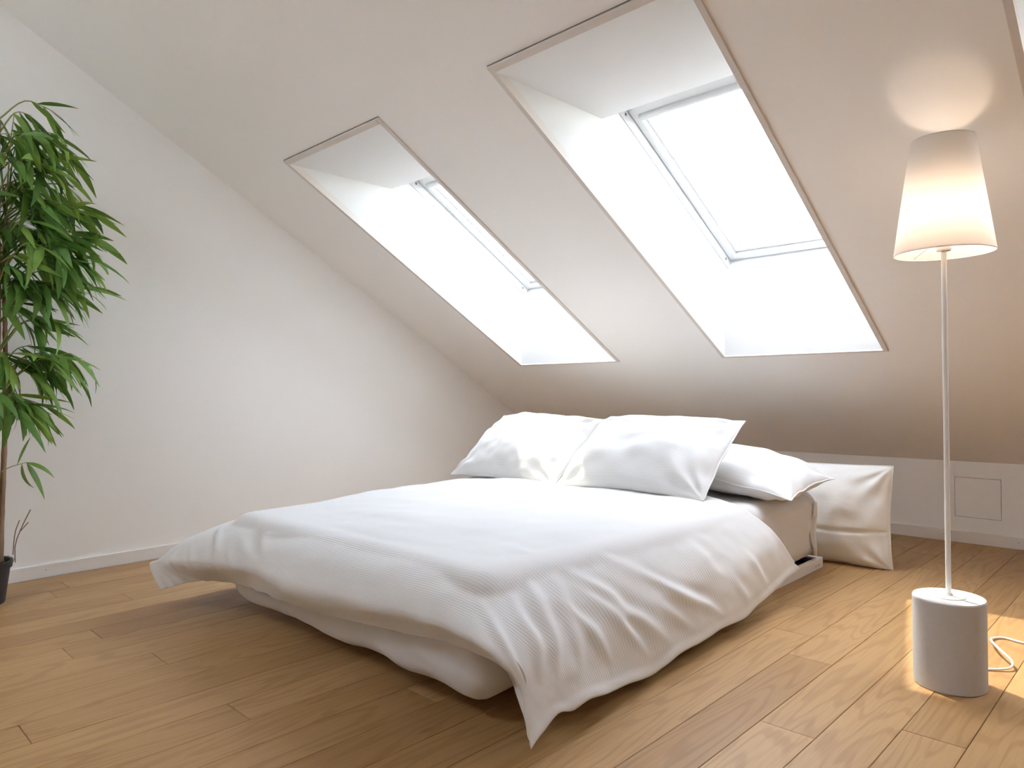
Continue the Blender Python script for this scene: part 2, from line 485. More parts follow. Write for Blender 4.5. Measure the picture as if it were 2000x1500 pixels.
# knee wall with the recess of the access hatch
HX0, HX1, HZ0, HZ1 = -1.139, -0.8985, 0.1597, 0.4018
g = 0.0028
kw = join(box(XL, HX0-g, YK, YK+0.12, -0.06, H), box(HX1+g, XR, YK, YK+0.12, -0.06, H),
          box(HX0-g, HX1+g, YK, YK+0.12, -0.06, HZ0-g), box(HX0-g, HX1+g, YK, YK+0.12, HZ1+g, H))
tag(obj('wall_back', kw, M_WALL), kind='structure')
hatch = empty('access_hatch', ((HX0+HX1)/2, YK+0.03, HZ0),
              'small square flush access hatch in the low wall behind the floor lamp', 'hatch')
obj('panel', prism([(HX0, HZ0), (HX1, HZ0), (HX1, HZ1), (HX0, HZ1)], lambda t, a, b: (a, t, b), YK+0.0006, YK+0.025), M_WALL, hatch)
obj('backing', box(HX0-0.01, HX1+0.01, YK+0.027, YK+0.04, HZ0-0.01, HZ1+0.01), M_DARK, hatch)

# baseboards
BB = 0.0714
def baseboard_profile():
    return [(0, 0), (0.014, 0), (0.014, BB-0.003), (0.011, BB), (0, BB)]
bl = obj('baseboard_left', prism(baseboard_profile(), lambda t, a, b: (XL+a, t, b), YB, YK-0.014), M_BASE)
tag(bl, kind='structure')
bk = obj('baseboard_back', prism(baseboard_profile(), lambda t, a, b: (t, YK-a, b), XL, XR-0.014), M_BASE)
tag(bk, kind='structure')
tag(obj('baseboard_right', prism(baseboard_profile(), lambda t, a, b: (XR-a, t, b), YB, YK), M_BASE), kind='structure')
tag(obj('baseboard_rear', prism(baseboard_profile(), lambda t, a, b: (t, YB+a, b), XL+0.014, XR-0.014), M_BASE), kind='structure')
def screw(p, axis, parent):
    V, F = lathe([(0.0, 0.0), (0.003, 0.0), (0.003, 0.0012), (0.0, 0.0016)], (0, 0, 0), 8)
    if axis == 'x': V = V[:, [2, 0, 1]]
    else: V = np.stack([V[:, 0], -V[:, 2], V[:, 1]], 1)
    obj('screw', (V+np.array(p), F), M_GASKET, parent)
screw((XL+0.014, 1.01, 0.04), 'x', bl)
for x in (-1.20, -0.81): screw((x, YK-0.014, 0.04), 'y', bk)

# ------------------------------------------------------------------ sloping ceiling with three light wells
YT, YBOT = 2.0472, 4.0058
WELLS = [(-3.800, -2.8665), (-2.1093, -1.1779), (-0.405, 0.528)]
TR_W = 0.022                                # visible width of the edge boards
ROOF_T = 0.0
xs = sorted([XL, XR]+[v for a in WELLS for v in a])
ys = [YR, YT, YBOT, YK]
parts = []
for i in range(len(xs)-1):
    for j in range(len(ys)-1):
        if j == 1 and any(abs(xs[i]-a) < 1e-6 for a, b in WELLS): continue
        a, b, c, e = xs[i], xs[i+1], ys[j], ys[j+1]
        parts.append((np.array([(a, c, ceil_z(c)), (a, e, ceil_z(e)), (b, e, ceil_z(e)), (b, c, ceil_z(c))]), [(0, 1, 2, 3)]))
# the opposite slope, behind the camera, with an unseen roof window added for fill light
def rear_z(y): return ZR-TS*(YR-y)
RWX0, RWX1, RWY0, RWY1 = -3.70, -2.42, -1.60, -0.70
rx = [XL, RWX0, RWX1, XR]; ry = [YB, RWY0, RWY1, YR]
for i in range(3):
    for j in range(3):
        if i == 1 and j == 1: continue
        a, b, c, e = rx[i], rx[i+1], ry[j], ry[j+1]
        parts.append((np.array([(a, c, rear_z(c)), (a, e, rear_z(e)), (b, e, rear_z(e)), (b, c, rear_z(c))]), [(0, 1, 2, 3)]))
ceiling = obj('ceiling', join(*parts), M_CEIL)
tag(ceiling, kind='structure')
yz = lambda t, a, b: (t, a, b)
FS0, FS1, FO = 1.545, 2.837, 0.48           # window opening along the slope and its depth
p_fb = slope_pt(0, FS0, FO)[1:]; p_ft = slope_pt(0, FS1, FO)[1:]
for wi, (wa, wb) in enumerate(WELLS):
    a, b = wa+TR_W, wb-TR_W
    yt = YT+TR_W*math.cos(ANG); yb = YBOT-TR_W*math.cos(ANG)*0.6
    zt = 2.296
    T = 0.02
    side = [(yb, ceil_z(yb)-0.002), (yb, 1.600), tuple(p_fb), tuple(p_ft), (2.794, 2.291), (yt, zt), (yt, ceil_z(yt)-0.002)]
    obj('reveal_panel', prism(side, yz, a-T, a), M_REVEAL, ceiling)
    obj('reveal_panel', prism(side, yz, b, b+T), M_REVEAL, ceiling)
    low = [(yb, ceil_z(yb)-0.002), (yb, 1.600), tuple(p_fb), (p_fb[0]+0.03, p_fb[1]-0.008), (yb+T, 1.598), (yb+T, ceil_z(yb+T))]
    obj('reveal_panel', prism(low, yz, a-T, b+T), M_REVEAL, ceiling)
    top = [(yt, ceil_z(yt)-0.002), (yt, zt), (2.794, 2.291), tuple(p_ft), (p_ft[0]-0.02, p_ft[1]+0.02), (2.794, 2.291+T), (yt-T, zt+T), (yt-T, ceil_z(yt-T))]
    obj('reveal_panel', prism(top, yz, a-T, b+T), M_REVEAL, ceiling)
    # edge boards around the opening
    trim = empty('trim_%d' % (wi+1), slope_pt((wa+wb)/2, 1.3, 0), kind='structure')
    s_lo = (YK-YBOT)/math.cos(ANG); s_hi = (YK-YT)/math.cos(ANG)
    def board(x0, x1, s0, s1, proud=0.010):
        V = [slope_pt(x, s, o) for o in (-proud, 0.03) for s in (s0, s1) for x in (x0, x1)]
        return np.array(V), [(0, 1, 3, 2), (4, 6, 7, 5), (0, 4, 5, 1), (2, 3, 7, 6), (0, 2, 6, 4), (1, 5, 7, 3)]
    obj('trim_board', board(wa, a+0.001, s_lo, s_hi), M_TRIM, trim)
    obj('trim_board', board(b-0.001, wb, s_lo, s_hi), M_TRIM, trim)
    obj('trim_board', board(a+0.001, b-0.001, s_lo, s_lo+TR_W*0.6), M_TRIM, trim)
    obj('trim_board', board(a+0.001, b-0.001, s_hi-TR_W*1.3, s_hi, 0.014), M_TRIM, trim)
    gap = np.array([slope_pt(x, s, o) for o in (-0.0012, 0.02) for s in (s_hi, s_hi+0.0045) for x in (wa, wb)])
    obj('painted_shadow_line', (gap, [(0, 1, 3, 2), (4, 6, 7, 5), (0, 4, 5, 1), (2, 3, 7, 6), (0, 2, 6, 4), (1, 5, 7, 3)]), M_SHADOW, trim)  # solid dark strip, coloured as the shadow line above the top board
    # roof window
    win = empty('window_%d' % (wi+1), slope_pt((wa+wb)/2, (FS0+FS1)/2, 0.6), kind='structure')
    def ring(x0, x1, s0, s1, o0, o1, wl, wr, wbm, wt):
        def bar(xa, xb, sa, sb):
            V = [slope_pt(x, s, o) for o in (o0, o1) for s in (sa, sb) for x in (xa, xb)]
            return np.array(V), [(0, 1, 3, 2), (4, 6, 7, 5), (0, 4, 5, 1), (2, 3, 7, 6), (0, 2, 6, 4), (1, 5, 7, 3)]
        return join(bar(x0, x0+wl, s0, s1), bar(x1-wr, x1, s0, s1),
                    bar(x0+wl, x1-wr, s0, s0+wbm), bar(x0+wl, x1-wr, s1-wt, s1))
    e = 0.004
    obj('outer_frame', ring(a-0.06+e, b+0.06-e, FS0-0.06, FS1+0.06, FO+0.003, 0.70, 0.06, 0.06, 0.06, 0.06), M_FRAME, win)
    # sash: outer ring and a stepped inner bead
    c0, c1 = a+0.0085, b-0.0085
    obj('gasket', ring(a+e, b-e, FS0+0.0, FS1-0.0, 0.556, 0.575, 0.010, 0.010, 0.010, 0.010), M_GASKET, win)
    sash = obj('sash', ring(c0, c1, FS0+0.0065, FS1-0.0065, 0.540, 0.66, 0.0375, 0.0375, 0.030, 0.085), M_FRAME, win)
    obj('glazing_bead', ring(c0+0.034, c1-0.034, FS0+0.040, FS1-0.095, 0.572, 0.66, 0.016, 0.016, 0.020, 0.018), M_FRAME, win)
    obj('pane', ring_pane := (np.array([slope_pt(x, s, o) for o in (0.606, 0.612) for s in (FS0+0.055, FS1-0.11) for x in (c0+0.045, c1-0.045)]),
                 [(0, 1, 3, 2), (4, 6, 7, 5), (0, 4, 5, 1), (2, 3, 7, 6), (0, 2, 6, 4), (1, 5, 7, 3)]), M_GLASS, win)
    obj('spacer', ring(c0+0.064, c1-0.064, FS0+0.066, FS1-0.118, 0.614, 0.632, 0.011, 0.011, 0.008, 0.008), M_SPACER, win)
    if wi == 2:                            # unseen blind, added to cut the light from this window
        V = [slope_pt(x, s, o) for o in (0.578, 0.580) for s in (FS0+0.62, FS1-0.06) for x in (c0+0.036, c1-0.036)]
        obj('added_blind', (np.array(V), [(0, 1, 3, 2), (4, 6, 7, 5), (0, 4, 5, 1), (2, 3, 7, 6), (0, 2, 6, 4), (1, 5, 7, 3)]), M_SHADE, win)
    # ventilation bar across the head of the sash
    bar_path = [slope_pt(x, FS1-0.105, 0.540) for x in np.linspace(c0+0.04, c1-0.04, 6)]
    obj('ventilation_bar', tube(bar_path, 0.020, 12), M_FRAME, win, smooth=True)
    for s in (FS1-0.045, FS0+0.055):
        for x, sg in ((a+e, 1), (b-e, -1)):
            V, F = lathe([(0.0, 0.003), (0.006, 0.003), (0.0085, 0.0)], (0, 0, 0), 12)
            P = np.array([slope_pt(x+sg*v[2], s+v[0], 0.516+v[1]) for v in V])
            obj('bolt', (P, F), M_BOLT, win)

def rear_pt(x, y, o): return np.array([x, y, rear_z(y)])+o*np.array([0, -math.sin(ANG), math.cos(ANG)])
def rear_ring(x0, x1, y0, y1, o0, o1, wd):
    def bar(xa, xb, ya, yb_):
        V = [rear_pt(x, y, o) for o in (o0, o1) for y in (ya, yb_) for x in (xa, xb)]
        return np.array(V), [(0, 1, 3, 2), (4, 6, 7, 5), (0, 4, 5, 1), (2, 3, 7, 6), (0, 2, 6, 4), (1, 5, 7, 3)]
    return join(bar(x0, x0+wd, y0, y1), bar(x1-wd, x1, y0, y1), bar(x0+wd, x1-wd, y0, y0+wd), bar(x0+wd, x1-wd, y1-wd, y1))
fill_win = empty('window_4', rear_pt((RWX0+RWX1)/2, (RWY0+RWY1)/2, 0.3), kind='structure')  # added out of view to bring fill daylight from behind
obj('reveal_panel', rear_ring(RWX0-0.03, RWX1+0.03, RWY0-0.03, RWY1+0.03, -0.002, 0.30, 0.032), M_REVEAL, ceiling)
obj('outer_frame', rear_ring(RWX0-0.03, RWX1+0.03, RWY0-0.03, RWY1+0.03, 0.30, 0.42, 0.06), M_FRAME, fill_win)
obj('sash', rear_ring(RWX0+0.03, RWX1-0.03, RWY0+0.03, RWY1-0.03, 0.33, 0.40, 0.05), M_FRAME, fill_win)
_V = [rear_pt(x, y, o) for o in (0.362, 0.368) for y in (RWY0+0.07, RWY1-0.07) for x in (RWX0+0.07, RWX1-0.07)]
obj('pane', (np.array(_V), [(0, 1, 3, 2), (4, 6, 7, 5), (0, 4, 5, 1), (2, 3, 7, 6), (0, 2, 6, 4), (1, 5, 7, 3)]), M_GLASS, fill_win)

# ------------------------------------------------------------------ bed frame
bx0, bx1, by0, by1, bz = -3.10, -1.508, 1.95, 3.957, 0.055
bed = empty('bed_frame', ((bx0+bx1)/2, (by0+by1)/2, 0),
            'low white bed frame close to the floor under the mattress, dark slats', 'bed frame')
for x0, x1 in ((bx0, bx0+0.025), (bx1-0.025, bx1)):
    obj('side_rail', bevbox(x0, x1, by0, by1, 0.001, bz, 0.002), M_BEDF, bed)
for y0, y1 in ((by0, by0+0.025), (by1-0.025, by1)):
    obj('end_rail', bevbox(bx0+0.025, bx1-0.025, y0, y1, 0.001, bz-0.001, 0.002), M_BEDF, bed)
for i in range(14):
    y = by0+0.08+i*(by1-by0-0.16)/13
    obj('slat', bevbox(bx0+0.026, bx1-0.026, y-0.04, y+0.04, 0.028, 0.048, 0.003), M_SLAT, bed)
for z in (0.022,):
    for y in (3.86, 3.90):
        V, F = lathe([(0.0, 0.001), (0.004, 0.001), (0.005, 0.0)], (0, 0, 0), 8)
        obj('screw', (np.stack([V[:, 2], V[:, 0], V[:, 1]], 1)+np.array([bx1, y, z]), F), M_GASKET, bed)

# ------------------------------------------------------------------ mattress in its sheet
mx0, mx1, my0, my1, mz0, mz1 = -3.17, -1.510, 1.415, 3.935, 0.060, 0.422
def rounded_block(c, hx, hy, hz, rad, nx, ny, nz):
    pts = []; F = []; n0 = 0
    def face(u, v, wv, nu, nv):
        nonlocal n0
        U = np.linspace(-1, 1, nu); Vv = np.linspace(-1, 1, nv)
        P = np.array([wv+u*a+v*b for b in Vv for a in U])
        pts.append(P); F.extend(grid_faces(nu, nv, n0)); n0 += len(P)
    X, Y, Z = np.eye(3)
    face(X, Y, Z, nx, ny); face(Y, X, -Z, ny, nx)
    face(Y, Z, X, ny, nz); face(Z, Y, -X, nz, ny)
    face(Z, X, Y, nz, nx); face(X, Z, -Y, nx, nz)
    P = np.vstack(pts)*np.array([hx, hy, hz])
    Q = np.clip(P, [-hx+rad, -hy+rad, -hz+rad], [hx-rad, hy-rad, hz-rad])
    D = P-Q; ln = np.linalg.norm(D, axis=1)
    D = np.where(ln[:, None] > 1e-9, D/np.maximum(ln, 1e-9)[:, None], 0)
    return Q+D*rad+np.array(c), F, D
V, F, D = rounded_block(((mx0+mx1)/2, (my0+my1)/2, (mz0+mz1)/2), (mx1-mx0)/2, (my1-my0)/2, (mz1-mz0)/2, 0.085, 90, 110, 34)
side = np.clip(np.linalg.norm(D[:, :2], axis=1), 0, 1)
low = np.clip((0.30-V[:, 2])/0.25, 0, 1)
disp = 0.0035*sines(V, 3, 0.35)*side+0.003*sines(V, 4, 0.12)*side
front = np.clip((1.60-V[:, 1])/0.15, 0, 1)
disp += front*0.006*sines(V[:, [0, 2]], 9, 0.5)
q = V[:, 0]*1.0+V[:, 2]*1.6
disp += front*side*0.006*np.sin(q*19+2*np.sin(V[:, 0]*4.1))*np.clip(np.sin(V[:, 0]*3.3+1), 0, 1)
# crumpled folds near the visible head corner
hc = np.clip((V[:, 1]-3.35)/0.35, 0, 1)*np.clip((V[:, 0]+1.75)/0.2, 0, 1)
ph = V[:, 1]*58+7*(0.43-V[:, 2])+3*np.sin(V[:, 1]*9)
disp += hc*0.010*(np.abs(np.sin(ph))**0.7-0.5)*np.clip(1.2-(0.43-V[:, 2])*2.2, 0.25, 1)
V = V+D*disp[:, None]
V[:, 2] = np.where(V[:, 2] < 0.2, V[:, 2]+low*front*(0.004*np.sin(V[:, 0]*9.3+0.6)+0.004*np.sin(V[:, 0]*17)), V[:, 2])
V[:, 2] = np.maximum(V[:, 2], 0.0565)
mat_o = obj('mattress', (V, F), M_SHEET, smooth=True)
tag(mat_o, 'thick mattress in a pale grey white fitted sheet, on the low bed frame', 'mattress')
# loose fold of the sheet hanging at the head corner
n_ = 14
fold = []
for i in range(n_):
    t = i/(n_-1); z = 0.36-0.285*t
    wd = 0.012+0.050*math.sin(math.pi*min(1, t*0.8+0.1))
    for kx in np.linspace(0, 1, 6):
        fold.append((mx1+0.003+0.007*math.sin(kx*3.1)+0.004*math.sin(t*9), 3.868-wd*kx*1.3+0.012*(1-t), z+0.01*kx))
obj('sheet_fold', (np.array(fold), grid_faces(6, n_)), M_SHEET, mat_o, smooth=True)

# ------------------------------------------------------------------ duvet
CN = np.array([
 # hem at the foot
 [(-3.425, 1.205, .095), (-3.24, 1.31, .150), (-3.05, 1.36, .168), (-2.75, 1.36, .180), (-2.35, 1.355, .195), (-1.90, 1.355, .225), (-1.50, 1.365, .250), (-1.335, 1.375, .205), (-1.275, 1.365, .045)],
 [(-3.490, 1.190, .215), (-3.36, 1.215, .240), (-3.10, 1.28, .275), (-2.75, 1.295, .295), (-2.35, 1.295, .310), (-1.90, 1.30, .325), (-1.52, 1.30, .335), (-1.340, 1.355, .270), (-1.297, 1.505, .085)],
 [(-3.510, 1.360, .180), (-3.43, 1.330, .295), (-3.25, 1.395, .372), (-2.85, 1.43, .415), (-2.35, 1.44, .430), (-1.90, 1.44, .432), (-1.57, 1.47, .425), (-1.372, 1.550, .285), (-1.302, 1.650, .072)],
 [(-3.520, 1.720, .130), (-3.46, 1.700, .270), (-3.29, 1.72, .400), (-2.85, 1.74, .452), (-2.35, 1.75, .470), (-1.90, 1.76, .465), (-1.58, 1.78, .445), (-1.385, 1.860, .265), (-1.330, 1.930, .038)],
 [(-3.520, 2.080, .130), (-3.46, 2.060, .280), (-3.31, 2.06, .418), (-2.85, 2.08, .466), (-2.35, 2.10, .482), (-1.90, 2.10, .478), (-1.58, 2.12, .452), (-1.390, 2.200, .265), (-1.352, 2.280, .036)],
 [(-3.520, 2.480, .130), (-3.46, 2.460, .285), (-3.32, 2.46, .430), (-2.85, 2.48, .474), (-2.35, 2.50, .486), (-1.90, 2.48, .480), (-1.58, 2.50, .454), (-1.395, 2.560, .270), (-1.365, 2.650, .045)],
 [(-3.520, 2.780, .130), (-3.46, 2.770, .285), (-3.32, 2.77, .430), (-2.90, 2.80, .476), (-2.40, 2.82, .486), (-1.95, 2.80, .481), (-1.59, 2.80, .458), (-1.405, 2.880, .285), (-1.375, 3.000, .070)],
 [(-3.520, 3.020, .130), (-3.46, 3.030, .285), (-3.30, 3.06, .428), (-2.90, 3.10, .474), (-2.40, 3.12, .484), (-1.95, 3.10, .478), (-1.61, 3.06, .460), (-1.435, 3.170, .330), (-1.385, 3.345, .125)],
])
NU, NVV = 250, 230
tmp = catmull(CN, NVV)                               # along v
G = np.transpose(catmull(np.transpose(tmp, (1, 0, 2)), NU), (1, 0, 2))   # (NVV, NU, 3)
uu, vv = np.meshgrid(np.linspace(0, 1, NU), np.linspace(0, 1, NVV))
nrm = grid_normals(G)
flat = G.reshape(-1, 3)
edge = np.minimum(np.minimum(uu, 1-uu)*2.8, np.minimum(vv, 1-vv)*2.2)
ef = np.clip(edge/0.10, 0, 1)
topz = np.clip((nrm[:, :, 2]-0.2)/0.6, 0, 1)
puff = 0.010*sines(flat, 21, 0.55).reshape(uu.shape)+0.0045*sines(flat, 22, 0.22).reshape(uu.shape)
fine = 0.0016*sines(flat, 23, 0.085).reshape(uu.shape)
dsp = (puff*(0.5+0.5*ef)+fine)*(1.0-0.35*topz)
def folds(lst):
    """long soft creases given as polylines in (u, v): (points, width, height)"""
    out = np.zeros_like(uu)
    U = np.stack([uu*2.75, vv*2.3], -1)
    for pts, wd, am in lst:
        P = np.array([(p[0]*2.75, p[1]*2.3, 0) for p in pts])
        n_s = 26
        P = catmull(P, n_s)[:, :2] if len(P) > 2 else P[0, :2]+(P[1, :2]-P[0, :2])*np.linspace(0, 1, n_s)[:, None]
        lo = P.min(0)-5*wd; hi = P.max(0)+5*wd
        jj, ii = np.nonzero((U[:, :, 0] > lo[0]) & (U[:, :, 0] < hi[0]) & (U[:, :, 1] > lo[1]) & (U[:, :, 1] < hi[1]))
        if not len(jj): continue
        Q = U[jj, ii]
        best = np.full(len(Q), 9.0); sd = np.zeros(len(Q)); tt = np.zeros(len(Q))
        for k in range(n_s-1):
            a, d = P[k], P[k+1]-P[k]
            L2 = d@d+1e-12
            t = np.clip(((Q-a)@d)/L2, 0, 1)
            r = Q-a-t[:, None]*d
            dist = np.hypot(r[:, 0], r[:, 1])
            m = dist < best
            best[m] = dist[m]; tt[m] = (k+t[m])/(n_s-1)
            sd[m] = np.sign(d[0]*r[m, 1]-d[1]*r[m, 0])
        w_ = wd*(0.65+0.7*np.sin(np.pi*np.clip(tt, 0.02, 0.98)))
        prof = np.exp(-(best/w_)**2)-0.55*np.exp(-((best-1.9*w_)/(1.2*w_))**2)*(0.6+0.4*sd)
        out[jj, ii] += am*prof*np.sin(np.pi*np.clip(tt*0.94+0.03, 0, 1))**0.9
    return out
FL = []
fr = random.Random(5)
# the long side that hangs to the floor: a few drawn folds running into the hem
FL += [([(.80, .425), (.847, .454), (.876, .459), (.904, .489), (.962, .533)], .024, .017),
       ([(.83, .415), (.876, .432), (.916, .450), (.965, .478)], .022, .016),
       ([(.83, .555), (.876, .590), (.908, .620), (.936, .655), (.972, .684)], .022, .018),
       ([(.84, .360), (.880, .371), (.955, .384)], .018, .011),
       ([(.89, .548), (.924, .568), (.968, .603)], .022, .012),
       ([(.91, .760), (.945, .768), (.975, .776)], .016, .008),
       ([(.86, .845), (.92, .850), (.97, .862)], .018, .007),
       ([(.78, .350), (.83, .318), (.89, .280), (.94, .235)], .022, .014),
       ([(.79, .300), (.84, .262), (.89, .235), (.935, .175)], .020, .013),
       ([(.80, .392), (.85, .355), (.91, .328), (.95, .310)], .020, .010),
       ([(.77, .245), (.82, .205), (.87, .165), (.92, .110)], .020, .010),
       ([(.76, .50), (.80, .525), (.85, .56)], .030, .007),
       ([(.72, .40), (.77, .42), (.82, .46)], .030, .006),
       ([(.80, .70), (.85, .715), (.91, .735)], .030, .006)]
# the end that hangs over the foot: dent and puckers near the far corner, slack ripples elsewhere
FL += [([(.415, .185), (.400, .225), (.392, .262), (.430, .300), (.47, .315)], .017, .013),
       ([(.385, .190), (.372, .235), (.380, .290)], .020, -.012),
       ([(.272, .050), (.285, .115), (.297, .179), (.285, .245), (.262, .306)], .018, .015),
       ([(.330, .060), (.335, .130), (.325, .205)], .020, .010),
       ([(.200, .060), (.215, .130), (.215, .210)], .018, .009),
       ([(.120, .060), (.145, .120), (.165, .190)], .018, .010),
       ([(.470, .040), (.485, .110), (.480, .190)], .028, .007),
       ([(.600, .030), (.610, .110), (.590, .200)], .030, .007),
       ([(.690, .035), (.700, .110), (.690, .190)], .026, .007),
       ([(.440, .290), (.50, .300), (.56, .320)], .022, .006)]
# faint creases on the top
for i in range(16):
    u0 = fr.uniform(.3, .7); v0 = fr.uniform(.3, .9); an = fr.uniform(-.5, .5)+math.pi/2*fr.choice((0, 1, 1))
    ln = fr.uniform(.12, .3)
    FL.append(([(u0, v0), (u0+ln*math.cos(an)*.4+.01, v0+ln*math.sin(an)*.4), (u0+ln*math.cos(an)*.8, v0+ln*math.sin(an)*.8)], fr.uniform(.014, .03), fr.uniform(-.0035, .004)))
dsp = dsp+folds(FL)*np.clip(edge/0.05, 0.1, 1)
# gathered ripples along the foot hem
gath = np.exp(-(vv*2.3/0.09)**2)*np.clip((0.78-uu)/0.1, 0, 1)*0.0035*np.sin(uu*2.75*62+3*np.sin(uu*23))
dsp = dsp+gath*np.clip(np.sin(uu*19)+0.6, 0, 1)
# sewn hem a hand's breadth in from the long edge
hem_d = (1-uu)*2.75
dsp = dsp-0.006*np.exp(-((hem_d-0.052)/0.008)**2)
hem_w = np.where(hem_d < 0.052, 0.004*np.sin(np.clip(hem_d/0.052, 0, 1)*math.pi), 0)
corner = np.exp(-(((1-uu)*2.75-0.30)/0.30)**2-(vv*2.3/0.22)**2)   # tight fold at the near corner: keep it calm
dsp = dsp*(1-0.6*corner)
for _ in range(6):
    nrm[1:-1, 1:-1] = (nrm[:-2, 1:-1]+nrm[2:, 1:-1]+nrm[1:-1, :-2]+nrm[1:-1, 2:]+nrm[1:-1, 1:-1])/5
nrm /= np.linalg.norm(nrm, axis=2)[:, :, None]
G = G+nrm*(dsp+hem_w)[:, :, None]
for _ in range(3):
    G[1:-1, 1:-1] = 0.5*G[1:-1, 1:-1]+0.125*(G[:-2, 1:-1]+G[2:, 1:-1]+G[1:-1, :-2]+G[1:-1, 2:])
# wavy hem line on the long side
G[:, :, 2] += (np.clip((uu-0.82)/0.18, 0, 1)**2)*(0.006*np.sin(vv*23)+0.004*np.sin(vv*47+1)+0.006)
G[:, :, 2] = np.maximum(G[:, :, 2], 0.012)
def clear_of_mattress(Q, gap):
    c = np.array([(mx0+mx1)/2, (my0+my1)/2, (mz0+mz1)/2])
    hh = np.array([(mx1-mx0)/2, (my1-my0)/2, (mz1-mz0)/2]); rad = 0.085
    P = Q.reshape(-1, 3)-c
    K = np.clip(P, -hh+rad, hh-rad); D = P-K; ln = np.linalg.norm(D, axis=1)
    ins = ln < rad+gap
    Dn = np.where(ln[:, None] > 1e-6, D/np.maximum(ln, 1e-6)[:, None], np.array([0, 0, 1.0]))
    P = np.where(ins[:, None], K+Dn*(rad+gap), P)
    return (P+c).reshape(Q.shape)
G = clear_of_mattress(G, 0.030)
for _ in range(4):
    G[1:-1, 1:-1] = 0.5*G[1:-1, 1:-1]+0.125*(G[:-2, 1:-1]+G[2:, 1:-1]+G[1:-1, :-2]+G[1:-1, 2:])
nrm = grid_normals(G)
th = 0.034*np.clip(edge/0.16, 0, 1)**0.6+0.0025
B = G-nrm*th[:, :, None]
B[:, :, 2] = np.maximum(B[:, :, 2], 0.006)
B = clear_of_mattress(B, 0.016)
n1 = NU*NVV
DF = grid_faces(NU, NVV)+grid_faces(NU, NVV, n1, True)
loop = [i for i in range(NU)]+[j*NU+NU-1 for j in range(1, NVV)]+[(NVV-1)*NU+i for i in range(NU-2, -1, -1)]+[j*NU for j in range(NVV-2, 0, -1)]
for i in range(len(loop)):
    a, b = loop[i], loop[(i+1) % len(loop)]
    DF.append((b, a, a+n1, b+n1))
lu = np.concatenate([np.zeros((NVV, 1)), np.cumsum(np.linalg.norm(np.diff(G, axis=1), axis=2), axis=1)], axis=1)
uvs = np.stack([uu*2.75, vv*2.3], -1).reshape(-1, 2)
duvet = obj('duvet', (np.vstack([G.reshape(-1, 3), B.reshape(-1, 3)]), DF), M_DUVET, smooth=True, uv=np.vstack([uvs, uvs]))
tag(duvet, 'large white duvet with fine woven stripes spread over the bed, hanging over its sides', 'duvet')

